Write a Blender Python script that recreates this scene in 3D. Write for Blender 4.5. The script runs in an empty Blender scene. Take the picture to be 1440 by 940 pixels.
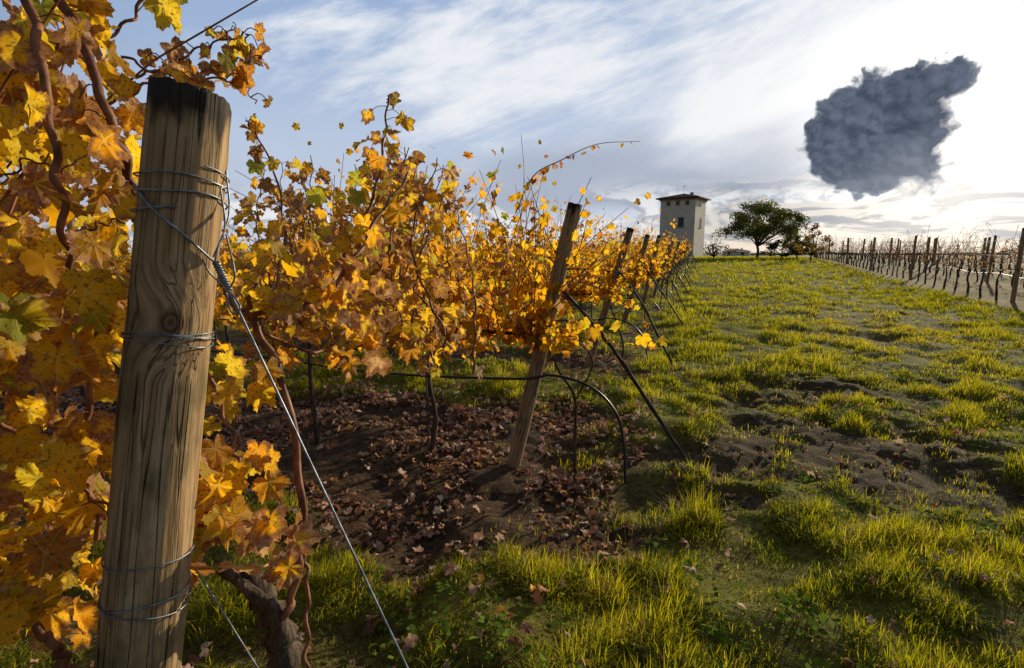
import bpy, math, numpy as np
from mathutils import Vector, Matrix
R = np.random.RandomState(7)
sc = bpy.context.scene
sc.view_settings.view_transform='Standard'
try: sc.view_settings.look='None'
except Exception: pass
sc.view_settings.exposure=0
PITCH=math.radians(9.07); CP=math.cos(PITCH); SP=math.sin(PITCH); CH=1.5; F=720.
def P(u,v,d):
    x=(u-720)/F*d; y=(470-v)/F*d
    return np.array([x, d*CP+y*SP, CH-d*SP+y*CP])
def G(u,v,z=0.):
    p=P(u,v,1.)-np.array([0,0,CH]); t=(z-CH)/p[2]
    return np.array([p[0]*t,p[1]*t,z])
# ---------------------------------------------------------------- camera
cam=bpy.data.cameras.new('camera'); co=bpy.data.objects.new('camera',cam); sc.collection.objects.link(co)
cam.lens=18; cam.sensor_width=36; cam.clip_start=0.05; cam.clip_end=9000
co.location=(0,0,CH); co.rotation_euler=(math.pi/2-PITCH,0,0); sc.camera=co
# ---------------------------------------------------------------- noise
_L=np.random.RandomState(3).rand(256,256)
def vnoise(x,y):
    x=np.asarray(x,float); y=np.asarray(y,float)
    xi=np.floor(x).astype(int); yi=np.floor(y).astype(int); fx=x-xi; fy=y-yi
    fx=fx*fx*(3-2*fx); fy=fy*fy*(3-2*fy)
    a=_L[xi%256,yi%256]; b=_L[(xi+1)%256,yi%256]; c=_L[xi%256,(yi+1)%256]; d=_L[(xi+1)%256,(yi+1)%256]
    return (a*(1-fx)+b*fx)*(1-fy)+(c*(1-fx)+d*fx)*fy
def fbm(x,y,o=4):
    s=0;a=.5;t=0
    for i in range(o):
        s=s+a*vnoise(x*2**i+17.3*i,y*2**i+5.1*i); t+=a; a*=.5
    return s/t
def sst(a,b,x):
    t=np.clip((x-a)/(b-a),0,1); return t*t*(3-2*t)
def unit(v): return v/np.maximum(np.linalg.norm(v,axis=-1,keepdims=True),1e-9)
# ---------------------------------------------------------------- rows layout
RD=unit(np.array([-1,.35]))
b2=G(722,650)[:2]; b3=G(826,511)[:2]; b4=G(874,461)[:2]
rowbase=[np.array([-.63,.54]),b2,b3,b4]
for k in range(11): rowbase.append(rowbase[-1]+np.array([1.17+.0*k,3.2+R.uniform(-.15,.15)]))
def hills(x,y):
    return .75*sst(14,60,y)*(1-sst(80,170,y))
def gmask(x,y):
    m=np.ones_like(x)
    n=fbm(x*1.3+3,y*1.3+9,4); n2=fbm(x*5+1,y*5+4,3)
    for i,b in enumerate(rowbase):
        s=(x-b[0])*RD[0]+(y-b[1])*RD[1]; d=np.abs(-(x-b[0])*RD[1]+(y-b[1])*RD[0])
        w=[.35,1.1,.5,.5][min(i,3)]
        w=w+(n-.5)*1.0
        inside=(1-sst(w-.15,w+.25,d))*sst(-.85,-.25,s+(n2-.5)*.6)
        m=m*(1-inside)
    for (u,v,rx,ry) in [(1150,555,1.0,.5),(1245,640,.95,.55),(1010,645,.6,.25),(600,740,.9,.45),(790,760,.45,.3),(1360,700,.5,.25),(1010,700,.4,.15),(1110,610,.5,.3)]:
        c=G(u,v); e=np.sqrt(((x-c[0])/rx)**2+((y-c[1])/ry)**2)+(n2-.5)*1.6+(n-.5)*.9
        m=m*(.15+.85*sst(.65,1.3,e))
    m=m*(.45+.55*sst(.34,.47,fbm(x*.9+40,y*1.3+11,4)))
    return m
def H(x,y):
    x=np.asarray(x,float); y=np.asarray(y,float)
    near=1-sst(25,60,np.hypot(x,y))
    m=gmask(x,y)
    return hills(x,y)+near*((fbm(x*.8,y*.8,3)-.5)*.20+(fbm(x*2.4+9,y*2.4,3)-.5)*.13+m*.04-(1-m)*.02+(1-m)*(fbm(x*14,y*14,3)-.5)*.05)
# ---------------------------------------------------------------- mesh helper
def mk_mesh(name,V,loops,starts,mat,attrs={},smooth=True,parent=None):
    me=bpy.data.meshes.new(name)
    V=np.ascontiguousarray(V,dtype=np.float32)
    me.vertices.add(len(V)); me.vertices.foreach_set('co',V.ravel())
    me.loops.add(len(loops)); me.loops.foreach_set('vertex_index',np.ascontiguousarray(loops,dtype=np.int32))
    me.polygons.add(len(starts)); me.polygons.foreach_set('loop_start',np.ascontiguousarray(starts,dtype=np.int32))
    me.update(calc_edges=True); me.validate()
    me.polygons.foreach_set('use_smooth',np.full(len(me.polygons),smooth))
    for n,(ty,a) in attrs.items():
        at=me.attributes.new(n,ty,'POINT')
        at.data.foreach_set({'FLOAT_COLOR':'color','FLOAT_VECTOR':'vector','FLOAT':'value'}[ty],np.ascontiguousarray(a,dtype=np.float32).ravel())
    if mat: me.materials.append(mat)
    ob=bpy.data.objects.new(name,me); sc.collection.objects.link(ob)
    if parent: ob.parent=parent
    return ob
def empty(name,loc=(0,0,0)):
    e=bpy.data.objects.new(name,None); e.location=loc; e.empty_display_size=.2; sc.collection.objects.link(e)
    bpy.context.view_layer.update(); return e
class Acc:
    def __init__(s): s.V=[];s.L=[];s.S=[];s.nv=0;s.nl=0;s.A=[]
    def add(s,V,faces,a=None):
        V=np.asarray(V,float); s.V.append(V)
        for f in faces:
            s.S.append(s.nl); s.L.extend([i+s.nv for i in f]); s.nl+=len(f)
        s.nv+=len(V); s.A.append(np.full(len(V),0.) if a is None else a)
    def quads(s,V,Fq,a=None):
        s.V.append(V); s.L.extend((Fq+s.nv).ravel().tolist()); s.S.extend(range(s.nl,s.nl+4*len(Fq),4)); s.nl+=4*len(Fq); s.nv+=len(V)
        s.A.append(np.full(len(V),0.) if a is None else a)
    def obj(s,name,mat,parent=None,smooth=True):
        return mk_mesh(name,np.concatenate(s.V),np.array(s.L),np.array(s.S),mat,{'ht':('FLOAT',np.concatenate(s.A))},smooth,parent)
def catmull(pts,n):
    pts=np.asarray(pts,float)
    if len(pts)<3:
        t=np.linspace(0,1,n)[:,None]; return pts[0]*(1-t)+pts[-1]*t
    p=np.vstack([2*pts[0]-pts[1],pts,2*pts[-1]-pts[-2]]); k=len(pts)-1
    T=np.linspace(0,k-1e-6,n); i=T.astype(int); t=(T-i)[:,None]
    a,b,c,d=p[i],p[i+1],p[i+2],p[i+3]
    return .5*((2*b)+(c-a)*t+(2*a-5*b+4*c-d)*t*t+(3*b-a-3*c+d)*t**3)
def tube(acc,path,r,sides=6,rough=0.):
    path=np.asarray(path,float); n=len(path); r=np.broadcast_to(r,(n,)).astype(float)
    T=unit(np.gradient(path,axis=0)); ref=np.array([0,0,1.]) if abs(T[0][2])<.9 else np.array([1.,0,0])
    X=np.zeros((n,3)); x=unit(np.cross(T[0],ref))
    for i in range(n):
        x=unit(x-T[i]*np.dot(x,T[i])); X[i]=x
    Y=np.cross(T,X); a=np.arange(sides)*2*math.pi/sides
    rr=r[:,None]*(1+rough*(R.rand(n,sides)-.5))
    V=path[:,None]+rr[...,None]*(np.cos(a)[None,:,None]*X[:,None]+np.sin(a)[None,:,None]*Y[:,None])
    i=np.arange(n-1)[:,None]*sides; j=np.arange(sides)[None]; j2=(j+1)%sides
    Fq=np.stack([i+j,i+j2,i+sides+j2,i+sides+j],-1).reshape(-1,4)
    acc.quads(V.reshape(-1,3),Fq,np.repeat(np.linspace(0,1,n),sides))
    acc.add(V[-1],[list(range(sides))],np.ones(sides))
# ---------------------------------------------------------------- node helper
class NG:
    def __init__(s,nt): s.nt=nt; s.n=nt.nodes; s.l=nt.links
    def put(s,sock,val):
        if val is None: return
        if isinstance(val,bpy.types.NodeSocket): s.l.new(val,sock)
        else:
            if hasattr(sock.default_value,'__len__') and not hasattr(val,'__len__'): val=[val]*len(sock.default_value)
            if hasattr(val,'__len__') and len(val)==3 and len(sock.default_value)==4: val=list(val)+[1]
            sock.default_value=val
    def m(s,op,a,b=None,c=None,clamp=False):
        n=s.n.new('ShaderNodeMath'); n.operation=op; n.use_clamp=clamp
        for i,x in enumerate((a,b,c)): s.put(n.inputs[i],x)
        return n.outputs[0]
    def vm(s,op,a,b=None,out=0,scale=None):
        n=s.n.new('ShaderNodeVectorMath'); n.operation=op
        s.put(n.inputs[0],a); s.put(n.inputs[1],b)
        if scale is not None: s.put(n.inputs['Scale'],scale)
        return n.outputs[out]
    def mix(s,f,a,b,bt='MIX'):
        n=s.n.new('ShaderNodeMix'); n.data_type='RGBA'; n.blend_type=bt; n.clamp_factor=True
        s.put(n.inputs[0],f); s.put(n.inputs[6],a); s.put(n.inputs[7],b); return n.outputs[2]
    def ss(s,x,a,b,lo=0.,hi=1.):
        n=s.n.new('ShaderNodeMapRange'); n.interpolation_type='SMOOTHSTEP'
        s.put(n.inputs[0],x); s.put(n.inputs[1],a); s.put(n.inputs[2],b); s.put(n.inputs[3],lo); s.put(n.inputs[4],hi); return n.outputs[0]
    def noise(s,vec,scale,detail=4,rough=.55,dist=0.,out=0,dim='3D'):
        n=s.n.new('ShaderNodeTexNoise'); n.noise_dimensions=dim; s.put(n.inputs['Vector'],vec); n.inputs['Scale'].default_value=scale
        n.inputs['Detail'].default_value=detail; n.inputs['Roughness'].default_value=rough; n.inputs['Distortion'].default_value=dist
        return n.outputs[out]
    def vor(s,vec,scale,sm=.3):
        n=s.n.new('ShaderNodeTexVoronoi'); n.voronoi_dimensions='2D'; n.feature='SMOOTH_F1'; s.put(n.inputs['Vector'],vec)
        n.inputs['Scale'].default_value=scale; n.inputs['Smoothness'].default_value=sm; return n.outputs['Distance']
    def map(s,vec,scale=(1,1,1),loc=(0,0,0),rot=(0,0,0)):
        n=s.n.new('ShaderNodeMapping'); s.put(n.inputs[0],vec); n.inputs['Location'].default_value=loc
        n.inputs['Rotation'].default_value=rot; n.inputs['Scale'].default_value=scale; return n.outputs[0]
    def sep(s,v):
        n=s.n.new('ShaderNodeSeparateXYZ'); s.put(n.inputs[0],v); return n.outputs
    def comb(s,x,y,z=0.):
        n=s.n.new('ShaderNodeCombineXYZ')
        for i,q in enumerate((x,y,z)): s.put(n.inputs[i],q)
        return n.outputs[0]
    def attr(s,name,out='Color'):
        n=s.n.new('ShaderNodeAttribute'); n.attribute_name=name; return n.outputs[out]
    def coord(s,o='Object'): return s.n.new('ShaderNodeTexCoord').outputs[o]
    def bump(s,h,st,dist=.01):
        n=s.n.new('ShaderNodeBump'); s.put(n.inputs['Height'],h); n.inputs['Strength'].default_value=st; n.inputs['Distance'].default_value=dist; return n.outputs[0]
    def bsdf(s,col,rough=.8,normal=None,spec=.3,metal=0.):
        n=s.n.new('ShaderNodeBsdfPrincipled'); s.put(n.inputs['Base Color'],col); s.put(n.inputs['Roughness'],rough)
        n.inputs['Specular IOR Level'].default_value=spec; n.inputs['Metallic'].default_value=metal
        if normal is not None: s.l.new(normal,n.inputs['Normal'])
        return n.outputs[0]
    def trans(s,col,sh,f):
        t=s.n.new('ShaderNodeBsdfTranslucent'); s.put(t.inputs[0],col)
        m=s.n.new('ShaderNodeMixShader'); s.put(m.inputs[0],f); s.l.new(sh,m.inputs[1]); s.l.new(t.outputs[0],m.inputs[2]); return m.outputs[0]
    def out(s,sh): 
        o=s.n.new('ShaderNodeOutputMaterial'); s.l.new(sh,o.inputs[0])
def mat(name):
    m=bpy.data.materials.new(name); m.use_nodes=True; m.node_tree.nodes.clear(); return m,NG(m.node_tree)
# ---------------------------------------------------------------- materials
def leaf_mat(name,near):
    m,g=mat(name); c=g.attr('lcol'); al=g.attr('lcol','Alpha'); pos=g.coord('Object')
    if near:
        x,y,e=g.sep(g.attr('lpos','Vector'))
        n=g.noise(pos,30,3,.65); n2=g.noise(pos,170,2,.7)
        ed=g.m('ADD',g.m('ADD',e,g.m('MULTIPLY',n,1.6)),g.m('MULTIPLY',al,.95))
        ed=g.ss(ed,1.9,2.25)
        ang=g.m('ARCTAN2',g.m('ABSOLUTE',x),y); r=g.m('SQRT',g.m('ADD',g.m('MULTIPLY',x,x),g.m('MULTIPLY',y,y)))
        d=None
        for a in (0,.9,1.87):
            q=g.m('ABSOLUTE',g.m('SUBTRACT',ang,a)); d=q if d is None else g.m('MINIMUM',d,q)
        dr=g.m('MULTIPLY',d,r)
        vein=g.ss(dr,.006,.03,1,0)
        sec=g.m('SINE',g.m('SUBTRACT',g.m('MULTIPLY',r,42),g.m('MULTIPLY',dr,48)))
        sec=g.m('MULTIPLY',g.ss(sec,.86,1.),.4)
        gf=g.m('MULTIPLY',g.ss(n,.46,.66),g.ss(dr,.0,.12,1,.2))
        col=g.mix(g.m('MULTIPLY',gf,.5),c,(.30,.30,.02))
        col=g.mix(g.m('MULTIPLY',g.ss(n2,.54,.64),.8),col,(.20,.075,.015))
        col=g.mix(g.m('MAXIMUM',vein,sec),col,g.mix(.4,col,(.85,.72,.25)))
        col=g.mix(ed,col,g.mix(g.ss(n2,.3,.7),(.30,.10,.03),(.52,.30,.16)))
        nrm=g.bump(g.m('ADD',g.m('ADD',vein,sec),g.m('MULTIPLY',n2,.9)),.6,.002)
        tf=g.m('SUBTRACT',.70,g.m('MULTIPLY',ed,.3))
    else:
        n=g.noise(pos,35,1,.6)
        e=g.sep(g.attr('lpos','Vector'))[2]
        ed=g.ss(g.m('ADD',g.m('ADD',e,n),al),1.85,2.2)
        col=g.mix(g.ss(n,.42,.72),c,g.mix(.4,c,(.36,.18,.02)))
        col=g.mix(ed,col,(.36,.14,.04)); nrm=None; tf=.70
    sh=g.bsdf(col,.6,nrm,.25)
    g.out(g.trans(g.mix(1.,col,(1.08,1.05,.8),'MULTIPLY'),sh,tf)); return m
M_leafN=leaf_mat('vine_leaf_detailed',True); M_leaf=leaf_mat('vine_leaf',False)
def foliage_mat(name,tf=.35,rough=.75,spec=.15):
    m,g=mat(name); c=g.attr('lcol'); g.out(g.trans(c,g.bsdf(c,rough,None,spec),tf)); return m
M_fol=foliage_mat('tree_foliage',.45); M_dead=foliage_mat('dead_leaves',.3); M_weed=foliage_mat('weed_leaves',.4,.9,.05)
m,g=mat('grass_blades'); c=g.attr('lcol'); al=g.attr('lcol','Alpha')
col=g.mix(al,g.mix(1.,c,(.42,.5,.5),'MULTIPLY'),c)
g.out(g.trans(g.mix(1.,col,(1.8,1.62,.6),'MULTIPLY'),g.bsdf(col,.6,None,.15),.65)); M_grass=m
def wood_mat(name,base,light,knot=None):
    m,g=mat(name); pos=g.coord('Object'); ht=g.attr('ht','Fac')
    v=pos
    kd=None
    if knot is not None:
        dv=g.vm('SUBTRACT',pos,tuple(knot)); kd=g.vm('LENGTH',g.vm('MULTIPLY',dv,(1,1,.8)),out=1)
        pull=g.m('MULTIPLY',g.ss(kd,.0,.07,1,0),.5)
        v=g.vm('ADD',pos,g.comb(g.m('MULTIPLY',pull,.05),g.m('MULTIPLY',pull,.05),0.))
    s1=g.noise(g.map(v,(60,60,3.2)),1,6,.65,.4); s2=g.noise(g.map(v,(150,150,4)),1,3,.6); big=g.noise(g.map(pos,(10,10,6)),1,5,.65)
    col=g.mix(g.ss(s1,.3,.7),base,light)
    col=g.mix(g.m('MULTIPLY',g.ss(big,.45,.66),.7),col,(.085,.07,.03))
    col=g.mix(g.m('MULTIPLY',g.ss(big,.52,.38),.35),col,(.36,.18,.07))
    col=g.mix(g.m('MULTIPLY',g.ss(s2,.5,.72),.6),col,(.05,.028,.016))
    cr=g.noise(g.map(v,(42,42,1.1),(3,1,7)),1,2,.5,.2)
    crack=g.m('MULTIPLY',g.ss(g.m('ABSOLUTE',g.m('SUBTRACT',cr,.5)),.0,.014,1,0),g.ss(big,.35,.6,.2,.9))
    col=g.mix(crack,col,(.018,.012,.009))
    top=g.ss(g.m('ADD',ht,g.m('MULTIPLY',g.noise(g.map(pos,(30,30,10)),1,4),.07)),.962,.985)
    col=g.mix(g.m('MULTIPLY',top,.93),col,(.014,.011,.010))
    if kd is not None:
        ring=g.m('SINE',g.m('ADD',g.m('MULTIPLY',kd,900),g.m('MULTIPLY',s1,4)))
        kf=g.m('MULTIPLY',g.ss(kd,.012,.018,1,0),.85)
        col=g.mix(kf,col,g.mix(g.ss(ring,-1,1),(.06,.028,.015),(.18,.095,.05)))
    h=g.m('SUBTRACT',g.m('ADD',s1,g.m('MULTIPLY',s2,.5)),g.m('MULTIPLY',crack,1.5))
    g.out(g.bsdf(col,.8,g.bump(h,.9,.004),.2)); return m
M_wood=wood_mat('weathered_wood',(.27,.165,.08),(.54,.38,.21))
m,g=mat('vine_bark'); pos=g.coord('Object'); s=g.noise(g.map(pos,(70,70,14)),1,5,.7,.6)
g.out(g.bsdf(g.mix(g.ss(s,.3,.7),(.03,.02,.014),(.15,.105,.07)),.9,g.bump(s,1.,.01),.2)); M_bark=m
m,g=mat('cane_bark'); pos=g.coord('Object'); s=g.noise(g.map(pos,(50,50,20)),1,3,.6)
g.out(g.bsdf(g.mix(g.ss(s,.3,.7),(.09,.03,.014),(.30,.12,.05)),.6,g.bump(s,.5,.002),.3)); M_cane=m
def simple(name,col,rough,metal=0.,var=.3,sc_=30):
    m,g=mat(name); s=g.noise(g.coord('Object'),sc_,4,.6)
    a=[c*(1-var) for c in col]; b=[min(1,c*(1+var)) for c in col]
    g.out(g.bsdf(g.mix(g.ss(s,.3,.7),a,b),rough,g.bump(s,.2,.003),.4,metal)); return m
M_wire=simple('galvanised_wire',(.22,.24,.27),.45,.7,.5,60); M_hose=simple('black_hose_plastic',(.02,.02,.022),.45)
M_rust=simple('dark_stake',(.05,.035,.025),.8); M_pipe=simple('pale_pipe',(.35,.35,.33),.5)
# ground
m,g=mat('ground_soil_and_turf'); pos=g.coord('Object'); gm=g.attr('gm','Fac')
n1=g.noise(pos,3.5,4,.65); n2=g.noise(pos,26,4,.7); n3=g.noise(pos,.22,4,.6); n4=g.noise(pos,120,2,.6)
soil=g.mix(g.ss(n2,.3,.7),(.030,.018,.010),(.105,.062,.032))
soil=g.mix(g.m('MULTIPLY',g.ss(n4,.62,.7),.5),soil,(.18,.11,.055))
turf=g.mix(g.ss(n2,.3,.7),(.04,.045,.008),(.16,.15,.018)); turf=g.mix(g.m('MULTIPLY',g.ss(n1,.4,.65),.5),turf,(.20,.17,.028))
turf=g.mix(g.m('MULTIPLY',g.ss(n3,.42,.6),.45),turf,(.20,.15,.035))
fac=g.m('MULTIPLY',gm,g.ss(g.m('ADD',n2,g.m('MULTIPLY',n1,.5)),.5,.8,.45,1))
xs,ys,zs=g.sep(pos)
field=g.ss(g.m('ADD',g.m('SUBTRACT',xs,g.m('ADD',g.m('MULTIPLY',ys,.47),6.6)),g.m('MULTIPLY',g.m('SUBTRACT',n1,.5),2.)),-.6,.8)
fieldc=g.mix(g.ss(n2,.35,.65),(.14,.085,.035),(.34,.21,.10)); fieldc=g.mix(g.m('MULTIPLY',g.ss(n3,.45,.55),.5),fieldc,(.14,.12,.03))
col=g.mix(fac,soil,turf); col=g.mix(g.m('MULTIPLY',field,.85),col,fieldc)
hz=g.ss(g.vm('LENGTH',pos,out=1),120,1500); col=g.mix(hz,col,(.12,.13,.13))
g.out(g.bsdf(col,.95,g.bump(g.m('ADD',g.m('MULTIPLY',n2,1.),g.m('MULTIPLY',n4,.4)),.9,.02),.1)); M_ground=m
# ---------------------------------------------------------------- ground
def graded(lo,hi,step,far0,far1,gr):
    a=list(np.arange(lo,hi,step)); s=step
    while a[-1]<far1: s*=gr; a.append(a[-1]+s)
    s=step; b=[]; q=lo
    while q>far0: s*=gr; q-=s; b.append(q)
    return np.array(b[::-1]+a)
gx=graded(-2.5,5.5,.035,-4500,4500,1.07); gy=graded(.9,6.5,.035,-400,6000,1.06)
X,Y=np.meshgrid(gx,gy,indexing='ij'); Z=H(X,Y); GM=gmask(X,Y)
nx,ny=X.shape; i=np.arange(nx-1)[:,None]*ny; j=np.arange(ny-1)[None]
Fq=np.stack([i+j,i+ny+j,i+ny+j+1,i+j+1],-1).reshape(-1,4)
mk_mesh('ground',np.stack([X,Y,Z],-1).reshape(-1,3),Fq.ravel(),np.arange(len(Fq))*4,M_ground,{'gm':('FLOAT',GM.ravel())})
# ---------------------------------------------------------------- grass
def grass_arrays(x,y,h,w,lev,hue):
    n=len(x); z=H(x,y)-.004; az=R.rand(n)*2*math.pi; lean=R.uniform(.15,1.1,n)
    la=az+R.uniform(-.5,.5,n)
    side=np.stack([np.cos(az+math.pi/2),np.sin(az+math.pi/2),np.zeros(n)],-1)
    ld=np.stack([np.cos(la),np.sin(la),np.zeros(n)],-1); B=np.stack([x,y,z],-1)
    ts=np.linspace(0,1,lev); V=[];T=[]
    for t in ts:
        c=B+ld*(lean*h*t**1.7)[:,None]+np.array([0,0,1])*(h*(t-.35*lean*t*t))[:,None]
        if t<1:
            ww=(w*(1-.55*t))[:,None]*side*.5
            V+= [c-ww,c+ww]; T+=[t,t]
        else: V.append(c); T.append(t)
    V=np.stack(V,1); k=V.shape[1]; T=np.array(T)
    base=np.arange(n)[:,None]*k
    per=[]
    for l in range(lev-2): per+= [2*l,2*l+1,2*l+3,2*l+2]
    per+=[2*(lev-2),2*(lev-2)+1,2*(lev-1)]
    L=(base+np.array(per)[None]).ravel(); st=np.array([4*l for l in range(lev-2)]+[4*(lev-2)])
    S=(np.arange(n)[:,None]*len(per)+st[None]).ravel()
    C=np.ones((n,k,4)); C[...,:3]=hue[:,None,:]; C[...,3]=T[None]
    return V.reshape(-1,3),L,S,C.reshape(-1,4)
GV=[];GL=[];GS=[];GC=[];nv=nl=0
cdry=G(1240,468)
def zone(xr,yr,dens,w,h,lev):
    global nv,nl
    n=int((xr[1]-xr[0])*(yr[1]-yr[0])*dens)
    x=R.uniform(*xr,n); y=R.uniform(*yr,n)
    vis=(x>-.95*y-1.2)&(x<1.15*y+1.0)&(x<.47*y+6.9)
    x=x[vis];y=y[vis]
    cl=fbm(x*2.2+8,y*2.2+2,3); m=gmask(x,y)
    tuft=sst(.40,.60,vnoise(x*7+3,y*7))
    k=R.rand(len(x))< m*(.40+.60*tuft)*(.55+.45*sst(.35,.5,cl))+.02
    x=x[k];y=y[k];cl=cl[k];m=m[k];tuft=tuft[k]
    dr_=np.exp(-(((x-cdry[0]-.37*(y-cdry[1]))/1.6)**2+((y-cdry[1])/4.)**2))
    hh=h*R.uniform(.45,1.25,len(x))*(.40+1.2*sst(.35,.65,cl))*(.5+.6*tuft)*(.35+.65*m)*(1-.45*dr_)
    c=G(950,760); hh*=1+.9*np.exp(-(((x-c[0])/.7)**2+((y-c[1])/.4)**2))
    ww=w*R.uniform(.6,1.4,len(x))
    t=np.clip(R.normal(.52,.25,len(x))+(cl-.5)*1.8,0,1)[:,None]
    hue=(1-t)*np.array([.085,.135,.008])+t*np.array([.40,.37,.018])
    dry=(R.rand(len(x))<.09+.35*dr_)[:,None]; hue=np.where(dry,np.array([.48,.37,.12]),hue)
    V,L,S,C=grass_arrays(x,y,hh,ww,lev,hue)
    GV.append(V);GL.append(L+nv);GS.append(S+nl);GC.append(C); nv+=len(V); nl+=len(L)
zone((-2.2,5.5),(1.1,3.2),10500,.0045,.08,4)
zone((-3,7),(3.2,6),5200,.0065,.08,3)
zone((-5,11),(6,11),1800,.010,.10,3)
zone((-6,18),(11,20),620,.018,.11,3)
zone((-4,28),(20,42),160,.035,.13,3)
zone((0,46),(42,85),36,.08,.16,3)
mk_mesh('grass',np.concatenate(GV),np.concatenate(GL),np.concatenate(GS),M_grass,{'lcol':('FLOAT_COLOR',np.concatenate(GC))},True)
# ---------------------------------------------------------------- leaf builder
CTRL=[(0,1.0),(14,.80),(27,.60),(40,.76),(54,.90),(68,.76),(84,.56),(98,.64),(112,.70),(132,.58),(155,.48),(172,.24),(180,.07)]
def leaf_template(n,teeth,rings):
    ca=np.array([c[0] for c in CTRL]); cr=np.array([c[1] for c in CTRL])
    th=np.linspace(-180,180,n,endpoint=False)
    r=np.interp(np.abs(th),ca,cr)
    if teeth: r=r*(1+.06*np.where(np.arange(n)%2==0,1,-1))
    th=np.radians(th); V=[[0,0,0]]
    for q in rings:
        for a,b in zip(th,r): V.append([math.sin(a)*b*q,math.cos(a)*b*q,q])
    Fs=[]
    for i in range(n): Fs.append([0,1+i,1+(i+1)%n])
    for k in range(len(rings)-1):
        o=1+k*n
        for i in range(n): Fs.append([o+i,o+n+i,o+n+(i+1)%n,o+(i+1)%n])
    return np.array(V),Fs
def simple_template():
    V=np.array([[0,-.3,1],[.45,.0,1],[.3,.6,1],[0,1,1],[-.3,.6,1],[-.45,0,1.]]); return V,[[0,1,2,3],[0,3,4,5]]
TPL={'hi':leaf_template(56,True,(.5,1.)),'mid':leaf_template(24,False,(1.,)),'lo':leaf_template(12,False,(1.,)),'dot':simple_template()}
def build_leaves(name,Pn,Tp,Nn,S,col,alpha,curl,lod,mat_,parent=None):
    V0,Fs=TPL[lod]; n=len(Pn); k=len(V0)
    Yv=unit(Tp); Zv=unit(Nn-Yv*np.sum(Nn*Yv,-1,keepdims=True)); Xv=np.cross(Yv,Zv)
    x=V0[None,:,0]; y=V0[None,:,1]; r2=x*x+y*y
    ph=R.rand(n,1)*6.28; ang=np.arctan2(x,y)
    c=curl[:,None]; asp=R.uniform(.85,1.1,(n,1))
    z=-c*.35*y*np.abs(y)+ (c*.5*R.uniform(-1,1,(n,1)))*x*x + .12*(1+c)*r2*np.sin(3*ang+ph)+.06*(1+2*c)*r2*np.sin(7*ang+2*ph) - .12*np.abs(x)*c
    yy=y*(1-.18*c*np.abs(y)); xx=x*asp*(1-.35*c*np.abs(x))
    V=Pn[:,None]+S[:,None,None]*(xx[...,None]*Xv[:,None]+yy[...,None]*Yv[:,None]+z[...,None]*Zv[:,None])
    per=np.array(sum(Fs,[])); st=np.cumsum([0]+[len(f) for f in Fs])[:-1]
    L=(np.arange(n)[:,None]*k+per[None]).ravel(); St=(np.arange(n)[:,None]*len(per)+st[None]).ravel()
    C=np.ones((n,k,4)); C[...,:3]=col[:,None]; C[...,3]=alpha[:,None]
    LP=np.broadcast_to(V0[None],(n,k,3))
    return mk_mesh(name,V.reshape(-1,3),L,St,mat_,{'lcol':('FLOAT_COLOR',C.reshape(-1,4)),'lpos':('FLOAT_VECTOR',LP.reshape(-1,3))},True,parent)
PAL=np.array([[.95,.58,.016],[.92,.48,.013],[.78,.56,.03],[.42,.43,.03],[.56,.22,.03],[.30,.12,.045],[.56,.33,.20],[.84,.36,.015]])
def pick(n,w):
    w=np.array(w,float); i=R.choice(len(PAL),n,p=w/w.sum()); c=PAL[i]*R.uniform(.75,1.05,(n,1)); return c,i
def hang_dirs(n,down=.8,spread=.8):
    T=R.normal(0,1,(n,3))*np.array([spread,spread,.55]); T[:,2]-=down; T=unit(T)
    Nn=R.normal(0,1,(n,3)); Nn[:,2]=np.abs(Nn[:,2])*.6
    return T,Nn
# ---------------------------------------------------------------- posts
def make_post(name,base,top,r0,r1,mat_,seg=20,rings=26,extra=.25):
    base=np.array(base,float); top=np.array(top,float); ax=top-base; Ln=np.linalg.norm(ax); axn=ax/Ln
    tot=Ln+extra; V=[];A=[]; sd=R.rand()*50
    a=np.arange(seg)*2*math.pi/seg
    for k in range(rings):
        t=k/(rings-1); z=-extra+tot*t; r=r0+(r1-r0)*t
        rr=r*(1+.06*(vnoise(np.cos(a)*1.5+sd,np.sin(a)*1.5+t*4)-.5)+.06*(vnoise(np.cos(a)*6+sd+9,np.sin(a)*6+t*9)-.5)-(.05*vnoise(np.cos(a)*9+sd,np.sin(a)*9) if t>.97 else 0))
        zj=(.016*(vnoise(np.cos(a)*3+sd,np.sin(a)*3)-.5) if k==rings-1 else np.zeros(seg))
        V+= [[rr[i]*math.cos(a[i]),rr[i]*math.sin(a[i]),z+zj[i]] for i in range(seg)]; A+=[t*.96+.0]*seg
    Fs=[]
    for k in range(rings-1):
        for i in range(seg): Fs.append([k*seg+i,k*seg+(i+1)%seg,(k+1)*seg+(i+1)%seg,(k+1)*seg+i])
    for q,dz in ((.93,.004),(.6,.004),(.3,.003)):
        o=len(V)
        for i in range(seg): V.append([r1*q*math.cos(a[i]),r1*q*math.sin(a[i]),Ln+dz+.006*(R.rand()-.5)]); A.append(1.)
        for i in range(seg): Fs.append([o-seg+i,o-seg+(i+1)%seg,o+(i+1)%seg,o+i])
    o=len(V); V.append([0,0,Ln+.003]); A.append(1.)
    for i in range(seg): Fs.append([o-seg+i,o-seg+(i+1)%seg,o])
    acc=Acc(); acc.add(np.array(V),Fs,np.array(A)); ob=acc.obj(name,mat_)
    q=Vector(axn).to_track_quat('Z','Y'); ob.rotation_mode='QUATERNION'; ob.rotation_quaternion=q; ob.location=Vector(base)
    return ob
def par(child,parent):
    bpy.context.view_layer.update(); child.parent=parent; child.matrix_parent_inverse=parent.matrix_world.inverted()
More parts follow.
